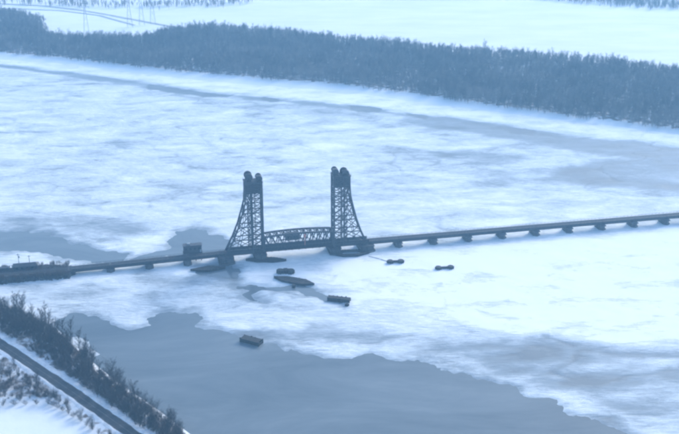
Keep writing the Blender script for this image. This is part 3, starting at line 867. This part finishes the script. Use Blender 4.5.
# ---------------------------------------------------------------- bare trees
def tree_mesh(seed, H, spread, ntw, tw_w, tw_l, habit=.55, stems=1):
    """trunk and limbs, and the twigs of the crown, as two vertex lists"""
    rd_ = random.Random(seed)
    tv, tf, cv, cf = [], [], [], []
    def limb(a, b_, r0, r1, n=5):
        a, b_ = Vector(a), Vector(b_); d = (b_ - a).normalized()
        x = d.orthogonal().normalized(); y = d.cross(x); o = len(tv)
        for k in range(n):
            an = 2 * math.pi * k / n; q = x * math.cos(an) + y * math.sin(an)
            tv.append(tuple(a + q * r0)); tv.append(tuple(b_ + q * r1))
        for k in range(n):
            j = (k + 1) % n; tf.append((o + 2 * k, o + 2 * j, o + 2 * j + 1, o + 2 * k + 1))
    tips = []
    for s in range(stems):
        lean = Vector((rd_.uniform(-.12, .12), rd_.uniform(-.12, .12), 1)) if stems == 1 else Vector((rd_.uniform(-.3, .3), rd_.uniform(-.3, .3), 1))
        p = Vector((0, 0, -.6)) if stems == 1 else Vector((rd_.uniform(-.6, .6), rd_.uniform(-.6, .6), -.5))
        hs = H * rd_.uniform(.8, 1.0) if stems > 1 else H
        r = hs * .011 + .05; k = 9
        for i in range(k):
            q = p + (lean + Vector((rd_.uniform(-.12, .12), rd_.uniform(-.12, .12), 0))).normalized() * hs / k
            limb(p, q, r, r * .85); p, r = q, r * .84
            f = (i + 1) / k
            if f > .15:
                for _ in range(3 if f < .95 else 2):
                    an = rd_.uniform(0, 6.28); L = spread * (1.15 - habit * f) * rd_.uniform(.6, 1.1)
                    e_ = p + Vector((math.cos(an) * L * .8, math.sin(an) * L * .8, L * rd_.uniform(.7, 1.6)))
                    limb(p, e_, r * .42, r * .1, 4)
                    for u in (.15, .3, .45, .6, .75, .9, 1.0): tips.append((p.lerp(e_, u), (e_ - p).normalized()))
            tips.append((p, lean.normalized()))
    for k in range(ntw):
        p, d = rd_.choice(tips)
        d2 = (d + Vector((rd_.gauss(0, .65), rd_.gauss(0, .65), rd_.gauss(.25, .5)))).normalized()
        L = tw_l * rd_.uniform(.5, 1.25); a = p + Vector((rd_.gauss(0, .22), rd_.gauss(0, .22), rd_.gauss(0, .25)))
        b_ = a + d2 * L; x = d2.orthogonal().normalized(); x = (x * math.cos(k) + d2.cross(x) * math.sin(k)) * tw_w
        o = len(cv); cv += [tuple(a - x), tuple(a + x), tuple(b_)]; cf.append((o, o + 1, o + 2))
    return tv, tf, cv, cf
def mesh_of(name, v, f, mat):
    m = bpy.data.meshes.new(name); m.from_pydata(v, [], f); m.update(); m.materials.append(mat); return m

near_kinds = []
for k, (H, sp, nt_) in enumerate([(15, 3.6, 1500), (13, 3.3, 1400), (16.5, 3.1, 1500), (11, 3.3, 1200), (9, 3.0, 1000)]):
    tv, tf, cv, cf = tree_mesh(100 + k, H, sp, nt_, .030, 1.6, habit=.25, stems=1 if k < 3 else 3)
    near_kinds.append((mesh_of('trunk', tv, tf, M['bark']), mesh_of('crown', cv, cf, M['twig'])))
def plant_tree(x, y, kind, sc, label, group, z=None, name='bare_tree', cat='tree'):
    e = empty(name, (x, y, gz(x, y) if z is None else z), random.uniform(0, 6.28)); tag(e, label, cat, group)
    e.scale = (sc * random.uniform(.9, 1.1),) * 2 + (sc,)
    for nm, me in zip(('trunk', 'crown'), near_kinds[kind]):
        o = bpy.data.objects.new(nm, me); col.objects.link(o); o.parent = e
    return e
# shoreline row, from the left edge of the photo down to the bottom edge
shore_px = [(-10, 311), (0, 314), (20, 320), (38, 328), (55, 340), (72, 352), (88, 368), (104, 383), (125, 399), (148, 415), (172, 432), (190, 446)]
sp_ = [Vector(at(*p)) for p in shore_px]
seg = [(b_ - a).length for a, b_ in zip(sp_[:-1], sp_[1:])]; tot = sum(seg)
def along(u):
    d = u * tot
    for a, b_, L in zip(sp_[:-1], sp_[1:], seg):
        if d <= L: return a.lerp(b_, d / L), (b_ - a).normalized()
        d -= L
    return sp_[-1], (sp_[-1] - sp_[-2]).normalized()
for i in range(150):
    u = (i + random.uniform(-.4, .4)) / 150; u = min(1, max(0, u))
    p, d = along(u); nn = Vector((d.y, -d.x))
    p = p + nn * (random.uniform(-5, 13) if u > .25 else random.uniform(-5, 22))
    if land_height(np.array([p.x]), np.array([p.y]))[0] < .2: p = p + nn * 6
    big = u < .62
    kind = random.choice((0, 1, 2, 2, 3)) if big else random.choice((1, 3, 3, 4, 4))
    sc = random.uniform(.75, 1.05) if big else random.uniform(.7, 1.0)
    if u < .22: lb = 'bare grey tree in the clump at the left edge, between the road and the ice'
    elif u < .62: lb = 'bare grey tree in the dense shoreline row between the road and the open water'
    else: lb = 'low bare tree in the thin shoreline row near the bottom edge'
    plant_tree(p.x, p.y, kind, sc, lb, 'bare trees along the near shore')
# dark conifer-like dense clump and inland scrub
for (xx, yy, kind, sc) in [(22, 333, 3, .8), (27, 336, 4, .9), (86, 384, 2, .55)]:
    x, y = at(xx, yy, 2.6); plant_tree(x, y, kind, sc, 'dark dense shrub beside the river edge of the road at photo column %d' % xx if False else
        ['dense dark shrub on the snow above the road near the left edge', 'small dense shrub close beside the dark shrub above the road', 'narrow dark tree standing out beside the river edge of the road'][[22, 27, 86].index(xx)], None)
inland = [(random.uniform(-20, 60), random.uniform(372, 402)) for _ in range(16)] + [(3, 372), (10, 378), (14, 366), (36, 384), (42, 392), (55, 400), (68, 410), (80, 418), (92, 428)]
for (xx, yy) in inland:
    x, y = at(xx, yy, 2.6)
    if pline_dist(np.array([x]), np.array([y]), road_line)[0] < 8: continue
    plant_tree(x, y, random.choice((3, 4, 4)), random.uniform(.5, .8), 'thin bare shrub on the snow between the road and the white field', 'bare shrubs on the field side of the road', name='bare_shrub', cat='shrub')
for i in range(16):
    u = i / 15; q = [(-8, 406), (20, 405), (48, 404), (60, 409), (74, 417), (90, 428), (104, 438)]
    a = u * (len(q) - 1); j = min(int(a), len(q) - 2); f = a - j
    x, y = at(q[j][0] * (1 - f) + q[j + 1][0] * f, q[j][1] * (1 - f) + q[j + 1][1] * f, 2.6)
    e = plant_tree(x, y, 4, random.uniform(.28, .42), 'low bare bush in the hedge bordering the white field, %s from the left' % ORD[i], 'bushes in the field hedge', name='hedge_bush', cat='bush')
    e.scale = (e.scale[0] * 1.7, e.scale[1] * 1.7, e.scale[2])
x, y, _z = bpos(-228, 12, 0)
plant_tree(x, y, 1, .72, 'lone bare tree on the causeway left of the railway shed', None, z=2.8)

# ---------------------------------------------------------------- scattered stuff by instances
def scatter(name, pts, meshes, label, cat, scale, z=None):
    pts = np.array(pts); zz = land_height(pts[:, 0], pts[:, 1]) if z is None else np.full(len(pts), z)
    m = bpy.data.meshes.new(name); m.vertices.add(len(pts))
    m.vertices.foreach_set('co', np.column_stack([pts, zz]).astype(np.float32).ravel()); m.update()
    a = m.attributes.new('size', 'FLOAT', 'POINT'); a.data.foreach_set('value', scale.astype(np.float32))
    a = m.attributes.new('spin', 'FLOAT', 'POINT'); a.data.foreach_set('value', (rng.random(len(pts)) * 6.283).astype(np.float32))
    a = m.attributes.new('which', 'INT', 'POINT'); a.data.foreach_set('value', rng.integers(0, len(meshes), len(pts)).astype(np.int32))
    o = bpy.data.objects.new(name, m); col.objects.link(o); tag(o, label, cat, kind='stuff')
    g = bpy.data.node_groups.new(name + '_nodes', 'GeometryNodeTree')
    g.interface.new_socket('Geometry', in_out='INPUT', socket_type='NodeSocketGeometry')
    g.interface.new_socket('Geometry', in_out='OUTPUT', socket_type='NodeSocketGeometry')
    gi, go = g.nodes.new('NodeGroupInput'), g.nodes.new('NodeGroupOutput')
    join = g.nodes.new('GeometryNodeJoinGeometry')
    def attr(nm, t):
        k = g.nodes.new('GeometryNodeInputNamedAttribute'); k.data_type = t; k.inputs[0].default_value = nm; return k.outputs[0]
    cmb = g.nodes.new('ShaderNodeCombineXYZ'); g.links.new(attr('spin', 'FLOAT'), cmb.inputs[2])
    for i, me in enumerate(meshes):
        src = bpy.data.objects.new(name + '_source', me)
        oi = g.nodes.new('GeometryNodeObjectInfo'); oi.inputs['Object'].default_value = src
        cmp_ = g.nodes.new('FunctionNodeCompare'); cmp_.data_type = 'INT'; cmp_.operation = 'EQUAL'
        ia = [s for s in cmp_.inputs if s.type == 'INT']
        g.links.new(attr('which', 'INT'), ia[0]); ia[1].default_value = i
        ip = g.nodes.new('GeometryNodeInstanceOnPoints')
        g.links.new(gi.outputs[0], ip.inputs['Points']); g.links.new(cmp_.outputs[0], ip.inputs['Selection'])
        g.links.new(oi.outputs['Geometry'], ip.inputs['Instance'])
        g.links.new(cmb.outputs[0], ip.inputs['Rotation']); g.links.new(attr('size', 'FLOAT'), ip.inputs['Scale'])
        g.links.new(ip.outputs[0], join.inputs[0])
    g.links.new(join.outputs[0], go.inputs[0])
    md = o.modifiers.new('scatter', 'NODES'); md.node_group = g
    return o
def both(seed, H, sp, n_, tw, tl, mat, stems=1, name='far_tree'):
    tv, tf, cv, cf = tree_mesh(seed, H, sp, n_, tw, tl, stems=stems); o = len(tv)
    return mesh_of(name, tv + cv, tf + [tuple(i + o for i in f) for f in cf], mat)

# the far wood: a dense leafless mass between the shore ice and the fields
ax = np.array(wood); lo, hi = ax.min(0), ax.max(0)
N = 90000
q = rng.random((N, 2)) * (hi - lo) + lo
dw = sdf(q[:, 0], q[:, 1], wood) + 10 * fbm(q[:, 0], q[:, 1], 30, 3, 111)
q = q[(dw > 0) & (np.abs(q[:, 0]) < q[:, 1] * .36 + 220)]
sc = .62 + .55 * rng.random(len(q)) ** 1.6 + .3 * fbm(q[:, 0], q[:, 1], 70, 3, 121)
dedge = sdf(q[:, 0], q[:, 1], wood); sc = sc * (.5 + .5 * smooth(-4, 16, dedge))
far_meshes = [both(300 + k, H, 3.3, 230, .075, 2.6, M['farwood'], stems=1 + k % 2) for k, H in enumerate((13, 11.5, 12.5, 10, 14))]
print('far wood trees', len(q))
scatter('far_wood', q, far_meshes, 'dense leafless wood along the far bank', 'wood', sc)
# taller trees that stand out above the wood's upper edge
for i, (xx, yy, hh) in enumerate(sorted([(383, 52, 1.25), (398, 53, 1.35), (485, 60, 1.45), (430, 54, .9), (297, 42, 1.2), (322, 44, 1.1), (270, 40, 1.1), (245, 36, 1.2), (96, 44, 1.1), (103, 43, .9), (122, 44, 1.0), (128, 43, 1.0), (462, 58, 1.0), (536, 64, 1.0), (355, 46, 1.0), (195, 34, 1.2)])):
    x, y = at(xx, yy, 2.4)
    plant_tree(x, y, random.choice((0, 2)), hh, 'tall bare tree above the upper edge of the far wood, %s from the left' % ORD[i], 'tall trees above the far wood', name='tall_bare_tree')
# far hedgerows and copses at the top of the picture
q = []
for pl, wd, n_ in ([[(-60, 5), (60, 6.5), (130, 8), (200, 7.5), (240, 5)], 14, 420], [[(520, -3), (560, 1), (592, 4)], 14, 170], [[(600, 3), (640, 6), (690, 9)], 22, 420], [[(690, 2), (640, -1), (600, -4)], 40, 300]):
    pp = P(pl)
    for _ in range(n_):
        k = random.randrange(len(pp) - 1); f = random.random()
        q.append((pp[k][0] * (1 - f) + pp[k + 1][0] * f + random.gauss(0, wd), pp[k][1] * (1 - f) + pp[k + 1][1] * f + random.gauss(0, wd)))
q = np.array(q)
scatter('far_hedgerow', q, far_meshes[:3], 'lines of leafless trees between the far snowy fields', 'hedgerow', .45 + .4 * rng.random(len(q)))
# dry brush on the near bank
bm_ = [both(400 + k, 2.6, 1.0, 120, .035, 1.1, M['brush'], stems=4, name='brush') for k in range(3)]
q = np.column_stack([rng.uniform(-330, -40, 34000), rng.uniform(420, 660, 34000)])
d1 = sdf(q[:, 0], q[:, 1], near_land); d2 = pline_dist(q[:, 0], q[:, 1], road_line); d3 = sdf(q[:, 0], q[:, 1], field)
nz = fbm(q[:, 0], q[:, 1], 22, 3, 131)
prob = np.where(d1 < 20, .8 + .5 * nz, .45 + .9 * nz)
q = q[(d1 > 3) & (d2 > 8.5) & (d3 < -1) & (rng.random(len(q)) < prob)]
scatter('dry_brush', q, bm_, 'dry brown brush and dead stalks on the near bank', 'brush', .5 + .7 * rng.random(len(q)))
# brush at the edge of the causeway
q = np.array([bpos(random.uniform(-290, -168), random.choice((random.uniform(3, 14), random.uniform(-8, -4))))[:2] for _ in range(700)])
scatter('causeway_brush', q, bm_, 'dark scrub growing along the causeway', 'brush', .6 + .6 * rng.random(len(q)), z=2.9)

# ---------------------------------------------------------------- far roads and pylons
M['farroad'] = simple('far_road', (.36, .37, .38), (.5, .51, .52), .05, .95)
fr = strip('far_road', P([(-80, 3), (0, 5.5), (45, 8), (80, 12), (110, 17), (140, 22.5), (175, 29)]), -3.5, 3.5, lambda p: gz(p.x, p.y) + .5, M['farroad'], step=12)
tag(fr, 'narrow dark road crossing the far snowy field', kind='structure')
fr = strip('far_track', P([(-80, 8), (0, 10), (60, 12.5), (100, 17.5), (135, 27)]), -2.5, 2.5, lambda p: gz(p.x, p.y) + .55, M['farroad'], step=12)
tag(fr, 'grey track running beside the far wood', kind='structure')
def pylon(x, y, h, label):
    e = empty('power_pylon', (x, y, gz(x, y) - .5), R(20)); tag(e, label, 'pylon', 'power pylons beyond the far wood')
    wb, wt = 4.2, .9
    wz = lambda z: wb + (wt - wb) * min(1, z / (h * .75))
    g = M['galv']
    lv = [0, h * .2, h * .38, h * .53, h * .65, h * .75, h]
    for sx in (-1, 1):
        for sy in (-1, 1):
            for a, b_ in ((0, h * .75), (h * .75, h)):
                beam('leg', (sx * wz(a), sy * wz(a), a), (sx * wz(b_) * (1 if b_ < h else .3), sy * wz(b_) * (1 if b_ < h else .3), b_), .2, .2, g, e)
    br = MB()
    for a, b_ in zip(lv[:-1], lv[1:]):
        for (p0, p1) in (((-1, -1), (1, -1)), ((1, -1), (1, 1)), ((1, 1), (-1, 1)), ((-1, 1), (-1, -1))):
            br.beam((p0[0] * wz(a), p0[1] * wz(a), a), (p1[0] * wz(b_), p1[1] * wz(b_), b_), .11); br.beam((p1[0] * wz(a), p1[1] * wz(a), a), (p0[0] * wz(b_), p0[1] * wz(b_), b_), .11)
    br.build('lattice', g, e)
    for z, L in ((h * .76, 7), (h * .86, 6), (h * .95, 5)):
        am = MB().beam((-L, 0, z), (L, 0, z), .3, .5).build('crossarm', g, e)
        for s in (-1, 1): MB().box((s * (L - .3), 0, z - 1.3), (.22, .22, 2.4)).build('insulator', M['glass'], am)
for (xx, yy, h, lb) in [(87, 36, 58, 'grey lattice power pylon left of the far road, leftmost of four'), (130, 27, 58, 'slim grey power pylon beyond the wood, second from the left'),
                        (142, 25, 60, 'slim grey power pylon beyond the wood, third from the left'), (153, 24, 60, 'slim grey power pylon beyond the wood, rightmost of four')]:
    x, y = at(xx, yy, 2.5); pylon(x, y, h, lb)

# ---------------------------------------------------------------- winter haze in the air
hz = MB().box((0, 0, 158), (19000, 19000, 326)).build('haze', M['water'])
hm = bpy.data.materials.new('winter_haze'); hm.use_nodes = True; hn = hm.node_tree; hn.nodes.clear()
ho = hn.nodes.new('ShaderNodeOutputMaterial'); hv = hn.nodes.new('ShaderNodeVolumePrincipled')
hv.inputs['Color'].default_value = (.33, .67, 1.0, 1); hv.inputs['Density'].default_value = .00023; hv.inputs['Anisotropy'].default_value = .2
hn.links.new(hv.outputs[0], ho.inputs['Volume'])
hz.data.materials.clear(); hz.data.materials.append(hm)
tag(hz, 'pale blue winter haze filling the air over the river', kind='stuff')
